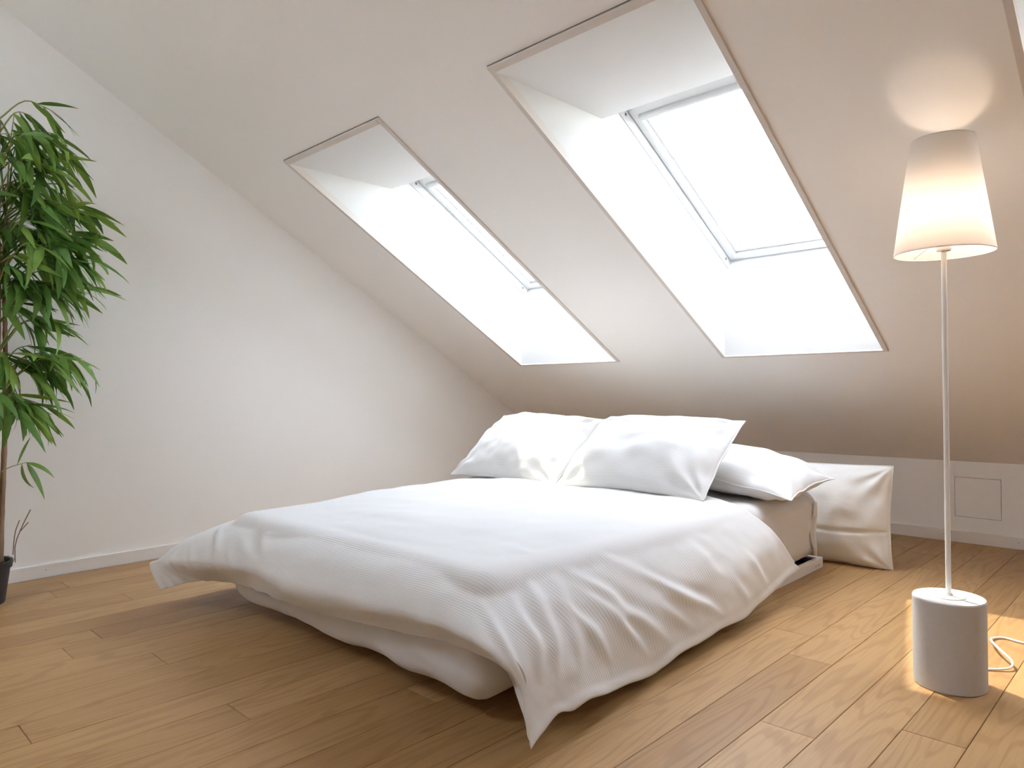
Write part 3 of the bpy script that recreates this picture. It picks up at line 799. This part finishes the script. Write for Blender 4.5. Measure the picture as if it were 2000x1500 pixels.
# ------------------------------------------------------------------ pillows
def pillow(name, label, centre, ex, ey, W, Ht, T, seed, mat, pinch=0.06, sag=0.0, bend=0.0, flange=0.0, floor_z=None, group=None, corner=1.0, wr=1.0, crease=None):
    ex = np.array(ex, float); ex /= np.linalg.norm(ex)
    ey = np.array(ey, float); ey -= ex*(ey@ex); ey /= np.linalg.norm(ey)
    ez = np.cross(ex, ey)
    n = 110; m = 84
    a, b = np.meshgrid(np.linspace(-1, 1, n), np.linspace(-1, 1, m))
    # finer spacing towards the seams
    a = np.sign(a)*(1-(1-np.abs(a))**1.25); b = np.sign(b)*(1-(1-np.abs(b))**1.25)
    ed = np.minimum((1-np.abs(a))*W/2, (1-np.abs(b))*Ht/2)
    X = W/2*a*(1-pinch*(1-b**2)*np.abs(a)**3)
    Y = Ht/2*b*(1-pinch*1.1*(1-a**2)*np.abs(b)**3)
    h = T*np.power(np.clip(1-np.abs(a)**2.6, 0, 1), 0.62)*np.power(np.clip(1-np.abs(b)**2.4, 0, 1), 0.62)
    P2 = np.stack([X.ravel(), Y.ravel()], 1)
    rr = np.random.RandomState(seed)
    def surf(sgn, sd):
        nz = 0.007*sines(P2, sd, 0.33)+0.0028*sines(P2, sd+1, 0.12)
        # tension folds running in from the corners and edges
        fo = np.zeros(len(P2))
        for cx in (-1, 1):
            for cy in (-1, 1):
                dx = P2[:, 0]-cx*W/2; dy = P2[:, 1]-cy*Ht/2
                r = np.hypot(dx, dy); t = np.arctan2(dy*-cy, dx*-cx)
                fo += np.exp(-((r-0.11)/0.10)**2)*np.sin(t*rr.uniform(9, 13)+rr.uniform(0, 6))*0.009
        for sx in (-1, 1):
            d = np.abs(P2[:, 0]-sx*W/2)
            fo += np.exp(-(d/0.09)**2)*np.sin(P2[:, 1]*rr.uniform(48, 70)+2*np.sin(P2[:, 1]*9+rr.uniform(0, 6)))*0.0045
        for sy in (-1, 1):
            d = np.abs(P2[:, 1]-sy*Ht/2)
            fo += np.exp(-(d/0.07)**2)*np.sin(P2[:, 0]*rr.uniform(36, 52)+2*np.sin(P2[:, 0]*7+rr.uniform(0, 6)))*0.003
        k = np.clip(ed.ravel()/0.05, 0, 1)
        Z = sgn*h.ravel()+(nz+fo)*wr*k*sgn
        if crease is not None:
            for yc, wd, am in crease:
                Z = Z-sgn*am*np.exp(-((P2[:, 1]-yc+0.012*np.sin(P2[:, 0]*7))/wd)**2)*k
        return Z
    Zt = surf(1, seed*10); Zb = surf(-1, seed*10+5)
    base = -sag*(P2[:, 0]/(W/2))**2+bend*(P2[:, 1]/(Ht/2))**2
    seamw = 0.006*sines(P2, seed*10+7, 0.2)
    def place(Z):
        Q = np.array(centre)+P2[:, :1]*ex+P2[:, 1:]*ey+(Z+base+seamw)[:, None]*ez
        if floor_z is not None:
            Q[:, 2] = np.where(Q[:, 2] < floor_z, floor_z+0.02*(Q[:, 2]-floor_z)*0, Q[:, 2])
        return Q
    top = place(Zt); bot = place(Zb)
    nn = n*m
    Fc = grid_faces(n, m)+grid_faces(n, m, nn, True)
    lp = [i for i in range(n)]+[j*n+n-1 for j in range(1, m)]+[(m-1)*n+i for i in range(n-2, -1, -1)]+[j*n for j in range(m-2, 0, -1)]
    for i in range(len(lp)):
        p, q_ = lp[i], lp[(i+1) % len(lp)]
        Fc.append((q_, p, p+nn, q_+nn))
    uvp = np.vstack([P2, P2])
    o = obj(name, (np.vstack([top, bot]), Fc), mat, smooth=True, uv=uvp)
    tag(o, label, 'pillow', group)
    # stitched seam piping round the rim
    rim = np.array([(top[i]+bot[i])/2 for i in lp[::3]]+[(top[lp[0]]+bot[lp[0]])/2])
    obj('seam', tube(rim, 0.0035, 6, False), mat, o, smooth=True)
    return o
GP = 'white pillows at the head of the bed'
EX = (1, 0.02, 0)
LEAN = (0, 0.47, 0.335)
pillow('pillow', 'white pillow leaning at the left of the front row, half in sunlight', (-2.915, 3.10, 0.650), (1, 0.01, -0.01), (-0.05, 0.45, 0.335), 0.82, 0.575, 0.105, 1, M_PILLOW, pinch=0.035, group=GP, sag=0.02)
pillow('pillow', 'white pillow leaning at the right of the front row, pointed top corner', (-2.068, 3.110, 0.653), (1, 0.05, 0.005), (0.03, 0.47, 0.335), 0.85, 0.575, 0.110, 2, M_PILLOW, pinch=0.035, group=GP, sag=0.015)
pillow('pillow', 'white pillow lying flat behind the right front pillow, on the mattress edge', (-1.86, 3.56, 0.548), (1, 0.05, -0.05), (-0.03, 1, 0.06), 0.92, 0.62, 0.115, 3, M_PILLOW, group=GP, sag=0.05)
pillow('pillow', 'white pillow lying flat behind the left front pillow, only its corner showing', (-2.88, 3.52, 0.545), (1, -0.03, 0.03), (0.03, 1, 0.05), 0.92, 0.60, 0.105, 4, M_PILLOW, group=GP, sag=0.05)
pillow('floor_pillow', 'big ivory pillow standing on the floor between bed head and low wall', (-1.68, 4.13, 0.270), (1, 0.01, 0), (0, 0.06, 1), 0.95, 0.56, 0.125, 5, M_DOWN, pinch=0.035, floor_z=0.004, wr=0.75, crease=[(-0.07, 0.010, 0.012)])

# ------------------------------------------------------------------ floor lamp
LX, LY = -0.622, 2.701
lamp = empty('floor_lamp', (LX, LY, 0), 'lit white floor lamp with tapered shade on a pale drum base', 'lamp')
bev = [(0.0, 0.0), (0.104, 0.0), (0.1065, 0.003), (0.1065, 0.284), (0.1045, 0.288), (0.0, 0.288)]
obj('base', lathe(bev, (LX, LY, 0), 72), M_CONC, lamp, smooth=False)
obj('base_plate', lathe([(0.0, 0.2875), (0.048, 0.2875), (0.048, 0.2915), (0.046, 0.293), (0.0, 0.293)], (LX, LY, 0), 40), M_LAMPW, lamp)
obj('pole', tube([(LX, LY, z) for z in np.linspace(0.291, 1.47, 24)], 0.0082, 14), M_LAMPW, lamp, smooth=True)
obj('collar', lathe([(0.0, 0.292), (0.014, 0.292), (0.012, 0.300), (0.0, 0.300)], (LX, LY, 0), 20), M_LAMPW, lamp)
obj('socket', lathe([(0.0, 1.432), (0.020, 1.432), (0.022, 1.437), (0.022, 1.46), (0.017, 1.468), (0.017, 1.495), (0.0, 1.495)], (LX, LY, 0), 24), M_LAMPW, lamp)
z0s, z1s, r0s, r1s = 1.425, 1.800, 0.148, 0.094
shade = obj('shade', lathe([(r0s, z0s), (r0s-0.0005, z0s+0.004), (r1s+0.0005, z1s-0.004), (r1s, z1s),
                            (r1s-0.0015, z1s-0.001), (r0s-0.002, z0s+0.003)], (LX, LY, 0), 72), M_SHADE, lamp, smooth=True)
# open the lathe's end caps: top and bottom of the shade are open
me = shade.data
import bmesh
bm = bmesh.new(); bm.from_mesh(me)
bmesh.ops.delete(bm, geom=[f for f in bm.faces if len(f.verts) > 4], context='FACES_ONLY')
bm.to_mesh(me); bm.free()
obj('rim', tube([(LX+r0s*math.cos(t), LY+r0s*math.sin(t), z0s) for t in np.linspace(0, 2*math.pi, 64)], 0.0018, 6, False), M_LAMPW, shade, smooth=True)
obj('rim', tube([(LX+r1s*math.cos(t), LY+r1s*math.sin(t), z1s) for t in np.linspace(0, 2*math.pi, 64)], 0.0018, 6, False), M_LAMPW, shade, smooth=True)
for k in range(3):
    t = math.radians(20+120*k)
    obj('spider_arm', tube([(LX+r*math.cos(t), LY+r*math.sin(t), z) for r, z in ((0.018, 1.466), (0.08, 1.455), (r0s-0.004, 1.433))], 0.0017, 6), M_LAMPW, lamp)
bulb_prof = [(0.0, 1.492), (0.015, 1.494), (0.017, 1.510), (0.028, 1.532), (0.034, 1.555), (0.032, 1.575), (0.022, 1.591), (0.0, 1.598)]
obj('bulb', lathe(bulb_prof, (LX, LY, 0), 24), M_BULB, lamp, smooth=True)
cord_pts = [(-0.585, 2.805, 0.012), (-0.577, 2.86, 0.006), (-0.560, 2.905, 0.005), (-0.525, 2.930, 0.006), (-0.496, 2.960, 0.012),
            (-0.500, 3.000, 0.022), (-0.535, 3.050, 0.030), (-0.570, 3.115, 0.030), (-0.595, 3.190, 0.020), (-0.605, 3.260, 0.008), (-0.575, 3.305, 0.005),
            (-0.510, 3.290, 0.005), (-0.40, 3.285, 0.005), (-0.28, 3.31, 0.005), (-0.12, 3.38, 0.005), (0.15, 3.48, 0.005), (0.4, 3.6, 0.005)]
obj('cord', tube(catmull(cord_pts, 90), 0.0042, 8), M_LAMPW, lamp, smooth=True)

# ------------------------------------------------------------------ artificial bamboo
PX, PY = -4.165, 0.665
plant = empty('potted_bamboo', (PX, PY, 0), 'tall green artificial bamboo in a black pot by the left wall', 'plant')
pot_p = [(0.0, 0.0), (0.094, 0.0), (0.098, 0.004), (0.120, 0.165), (0.128, 0.167), (0.131, 0.198), (0.127, 0.201), (0.120, 0.199), (0.117, 0.17), (0.0, 0.17)]
obj('pot', lathe(pot_p, (PX, PY, 0), 40), M_POT, plant)
# moss
ms = []
for i in range(420):
    r = 0.128*math.sqrt(rng.random()); t = rng.uniform(0, 6.283)
    c = np.array([PX+r*math.cos(t), PY+r*math.sin(t), 0.178+rng.uniform(0, 0.02)])
    dr = np.array([math.cos(t)*rng.uniform(0, 1), math.sin(t)*rng.uniform(0, 1), rng.uniform(0.1, 1)])*rng.uniform(0.015, 0.035)
    sd = np.cross(dr, [0.3, 0.5, 0.7]); sd = sd/np.linalg.norm(sd)*0.003
    ms.append((np.array([c-sd, c+sd, c+dr+sd*.2]), [(0, 1, 2)]))
V, F = lathe([(0.119, 0.165), (0.10, 0.185), (0.05, 0.192), (0.0, 0.195)], (PX, PY, 0), 28)
mo = obj('moss', join((V, F), *ms), M_MOSS, plant); mo['kind'] = 'stuff'

def cane(p0, p1, r, wob, seed):
    r_ = random.Random(seed); n = 60
    ts = np.linspace(0, 1, n); p0 = np.array(p0); p1 = np.array(p1)
    P = p0+(p1-p0)*ts[:, None]
    P[:, 0] += wob*np.sin(ts*4+r_.uniform(0, 6))*ts*(1-ts)*3; P[:, 1] += wob*np.sin(ts*5+r_.uniform(0, 6))*ts*(1-ts)*3
    R = r*(1-0.45*ts)
    for nd in np.arange(0.06, 1, 0.085+0.01*r_.random()):
        R += 0.0022*np.exp(-((ts-nd)/0.009)**2)
    return P, R
canes = []
for p0, p1, r, sd in [((-4.140, 0.705, 0.17), (-4.112, 0.745, 2.30), 0.0185, 1), ((-4.155, 0.745, 0.17), (-4.135, 0.775, 1.85), 0.0135, 2), ((-4.20, 0.66, 0.17), (-4.21, 0.60, 2.2), 0.016, 3)]:
    P, R = cane(p0, p1, r, 0.012, sd); canes.append(P)
    obj('cane', tube(P, R, 10), M_CANE, plant, smooth=True)
# bare twig beside the canes
tw = []
for p in ([(-4.135, 0.80, 0.18), (-4.128, 0.80, 0.27), (-4.120, 0.83, 0.36), (-4.112, 0.86, 0.43)], [(-4.130, 0.79, 0.22), (-4.135, 0.80, 0.32), (-4.14, 0.82, 0.38)], [(-4.122, 0.82, 0.33), (-4.110, 0.85, 0.37)]):
    tw.append(tube(catmull(p, 8), 0.0022, 5))
obj('twig', join(*tw), M_TWIG, plant)

def leaf_mesh(Ln, Wd, droop, seed, name='leaf_blade'):
    """lanceolate blade: starts at origin along +X, droops to -Z, folded at the midrib"""
    n = 7; V = []; F = []
    r_ = random.Random(seed); tw = r_.uniform(-0.5, 0.5)
    x = z = 0.0; pr = []
    for i in range(n):
        t = i/(n-1); pr.append((x, z)); a = droop*t
        x += Ln/(n-1)*math.cos(a); z -= Ln/(n-1)*math.sin(a)
    for i in range(n):
        t = i/(n-1); wd = Wd*math.sin(math.pi*min(1, t**0.75))**0.85 if 0 < t < 1 else 0.0012
        wd = max(wd, 0.001); x, z = pr[i]
        c, s = math.cos(tw*t), math.sin(tw*t)
        V += [(x, -wd*c, z-0.22*wd-wd*s), (x, 0, z), (x, wd*c, z-0.22*wd+wd*s)]
    for i in range(n-1):
        for k in (0, 1):
            a = 3*i+k; F.append((a, a+1, a+4, a+3))
    return np.array(V), F
LEAFV = []
for i in range(8):
    LEAFV.append(leaf_mesh(0.19+0.025*(i % 4), 0.0165+0.0018*(i % 3), 0.35+0.22*(i % 5), i))
LEAFM = []
for V, F in LEAFV:
    me = bpy.data.meshes.new('leaf'); me.from_pydata((V*S).tolist(), [], F)
    me.polygons.foreach_set('use_smooth', [True]*len(me.polygons)); me.materials.append(M_LEAF); me.update()
    LEAFM.append(me)
CR = np.array([_r2.x, _r2.y, 0]); CR /= np.linalg.norm(CR)          # to the right as seen from the bed
CFW = np.array([-CR[1], CR[0], 0])
def place_px(px, py, depth):
    """point of the crown: px/py read off the photograph at the plant's own distance"""
    v = np.array([_f.x, _f.y, _f.z])*FPX+np.array([_r2.x, _r2.y, _r2.z])*(px-1000)-np.array([_u2.x, _u2.y, _u2.z])*(py-750)
    n_ = np.array([-4.15, .75, 0]); n_ /= np.linalg.norm(n_)
    t = (4.217+depth)/(v@n_)
    return np.array([0, 0, 1.0])+v*t
tips = [(28, 222), (62, 226), (96, 214), (40, 262), (84, 262), (112, 262), (128, 290), (10, 300), (56, 312), (96, 322), (122, 338),
        (30, 362), (72, 372), (110, 372), (142, 372), (24, 430), (64, 430), (100, 412), (140, 412), (168, 402), (186, 420), (120, 455), (160, 452), (190, 470),
        (82, 480), (40, 500), (110, 520), (150, 500), (180, 510), (70, 552), (110, 570), (142, 560), (165, 560), (30, 590), (66, 610), (100, 618),
        (78, 690), (112, 684), (138, 690), (160, 700), (52, 720), (96, 722), (30, 770), (58, 790), (84, 790), (20, 690)]
n_leaf = 0; BUDGET = 292
lr = random.Random(99)
def leaf_rot(direction, roll):
    d = Vector(direction).normalized()
    up = Vector((0, 0, 1))
    y = up.cross(d)
    if y.length < 1e-3: y = Vector((0, 1, 0))
    y.normalize(); z = d.cross(y)
    R = Matrix((d, y, z)).transposed()
    return (R.to_4x4() @ Matrix.Rotation(roll, 4, 'X'))
def keep_off_wall(p): return np.array([max(p[0], XL+0.03), p[1], p[2]])
def branch(tip, k, nleaf, stuff=None, spread=1.0, bias=None):
    global n_leaf
    cn = canes[0] if k % 3 else canes[1 + (k % 2)]
    zt = tip[2]
    j = int(np.clip(np.argmin(np.abs(cn[:, 2]-(zt-0.10-0.12*lr.random()))), 0, len(cn)-1))
    p0 = cn[j]
    d = tip-p0
    mid = p0+d*0.5+np.array([0, 0, 0.05+0.05*np.linalg.norm(d)])
    path = catmull([p0, mid, tip], 9)
    br = None
    if stuff is None:
        br = obj('branch', tube(path, np.linspace(0.0042, 0.0018, 9), 5), M_RACH, plant, smooth=True)
    else:
        stuff.append(tube(path, np.linspace(0.0042, 0.0018, 9), 5))
    out = np.array([d[0], d[1], 0]); out = out/(np.linalg.norm(out)+1e-9)
    if bias is not None: out = out*0.5+bias; out /= np.linalg.norm(out)
    for i in range(nleaf):
        t = 0.55+0.45*(i+1)/nleaf
        q = path[int(round(t*8))]
        ang = lr.uniform(-1.5, 1.5)*spread
        c, s = math.cos(ang), math.sin(ang)
        dr = np.array([out[0]*c-out[1]*s, out[0]*s+out[1]*c, lr.uniform(-1.25, 0.1)])
        dr = dr/np.linalg.norm(dr)
        L_ = 0.2
        e = q+dr*L_
        if e[0] < XL+0.03: dr[0] = abs(dr[0])*0.3; dr /= np.linalg.norm(dr)
        mi = lr.randrange(8); roll = lr.uniform(-0.7, 0.7); sc = lr.uniform(0.8, 1.12)
        Rm = leaf_rot(dr, roll)
        if stuff is None:
            o = bpy.data.objects.new('leaf', LEAFM[mi]); COL.objects.link(o)
            o.parent = br
            o.matrix_local = Matrix.Translation(Vector(q-ORIG[br.name])*S) @ Rm @ Matrix.Scale(sc, 4)
            n_leaf += 1
        else:
            V, F = LEAFV[mi]
            M3 = np.array(Rm.to_3x3())
            stuff.append((V@M3.T*sc+q, F))
for k, (px, py) in enumerate(tips):
    dep = lr.uniform(-0.16, 0.22)
    tip = keep_off_wall(place_px(px, py, dep))
    nl = 6 if k % 4 else 7
    if n_leaf+nl > BUDGET: break
    branch(tip, k, nl, None, 0.75, CR*0.6)
# the lone low sprig
sp0 = canes[0][np.argmin(np.abs(canes[0][:, 2]-0.60))]
tip = place_px(52, 903, 0.0)
sprig = obj('branch', tube(catmull([sp0, (sp0+tip)/2+np.array([0, 0, .01]), tip], 8), np.linspace(0.003, 0.0015, 8), 5), M_RACH, plant, smooth=True)
for dr, at_, sc, mi in [((0.1, 0.25, 1.0), 5, 0.75, 0), ((0.6, 0.6, -0.15), 7, 0.8, 4), ((0.3, 0.4, -0.8), 7, 0.95, 1), ((0.1, -0.1, -0.9), 6, 0.75, 4)]:
    pts = catmull([sp0, (sp0+tip)/2+np.array([0, 0, .01]), tip], 8)
    o = bpy.data.objects.new('leaf', LEAFM[mi]); COL.objects.link(o); o.parent = sprig
    o.matrix_local = Matrix.Translation(Vector(pts[at_]-ORIG[sprig.name])*S) @ leaf_rot(np.array(dr), 0.5) @ Matrix.Scale(sc, 4)
# the half of the crown beyond the picture's edge
st = []
for k in range(46):
    px = lr.uniform(-230, 0); py = lr.uniform(210, 640) if k % 5 else lr.uniform(680, 800)
    if px < -150 and py < 280: py += 120
    branch(keep_off_wall(place_px(px, py, lr.uniform(-0.2, 0.12))), k, 6, st, 1.0, -CR*0.5)
for k in range(44):
    px, py = lr.choice(tips)
    branch(keep_off_wall(place_px(px*0.8+lr.uniform(-20, 10), py+lr.uniform(-20, 20), lr.uniform(-0.18, 0.25))), k, 6, st, 0.9, CR*0.5)
fo = obj('foliage', join(*st), M_LEAF, plant, smooth=True); fo['kind'] = 'stuff'
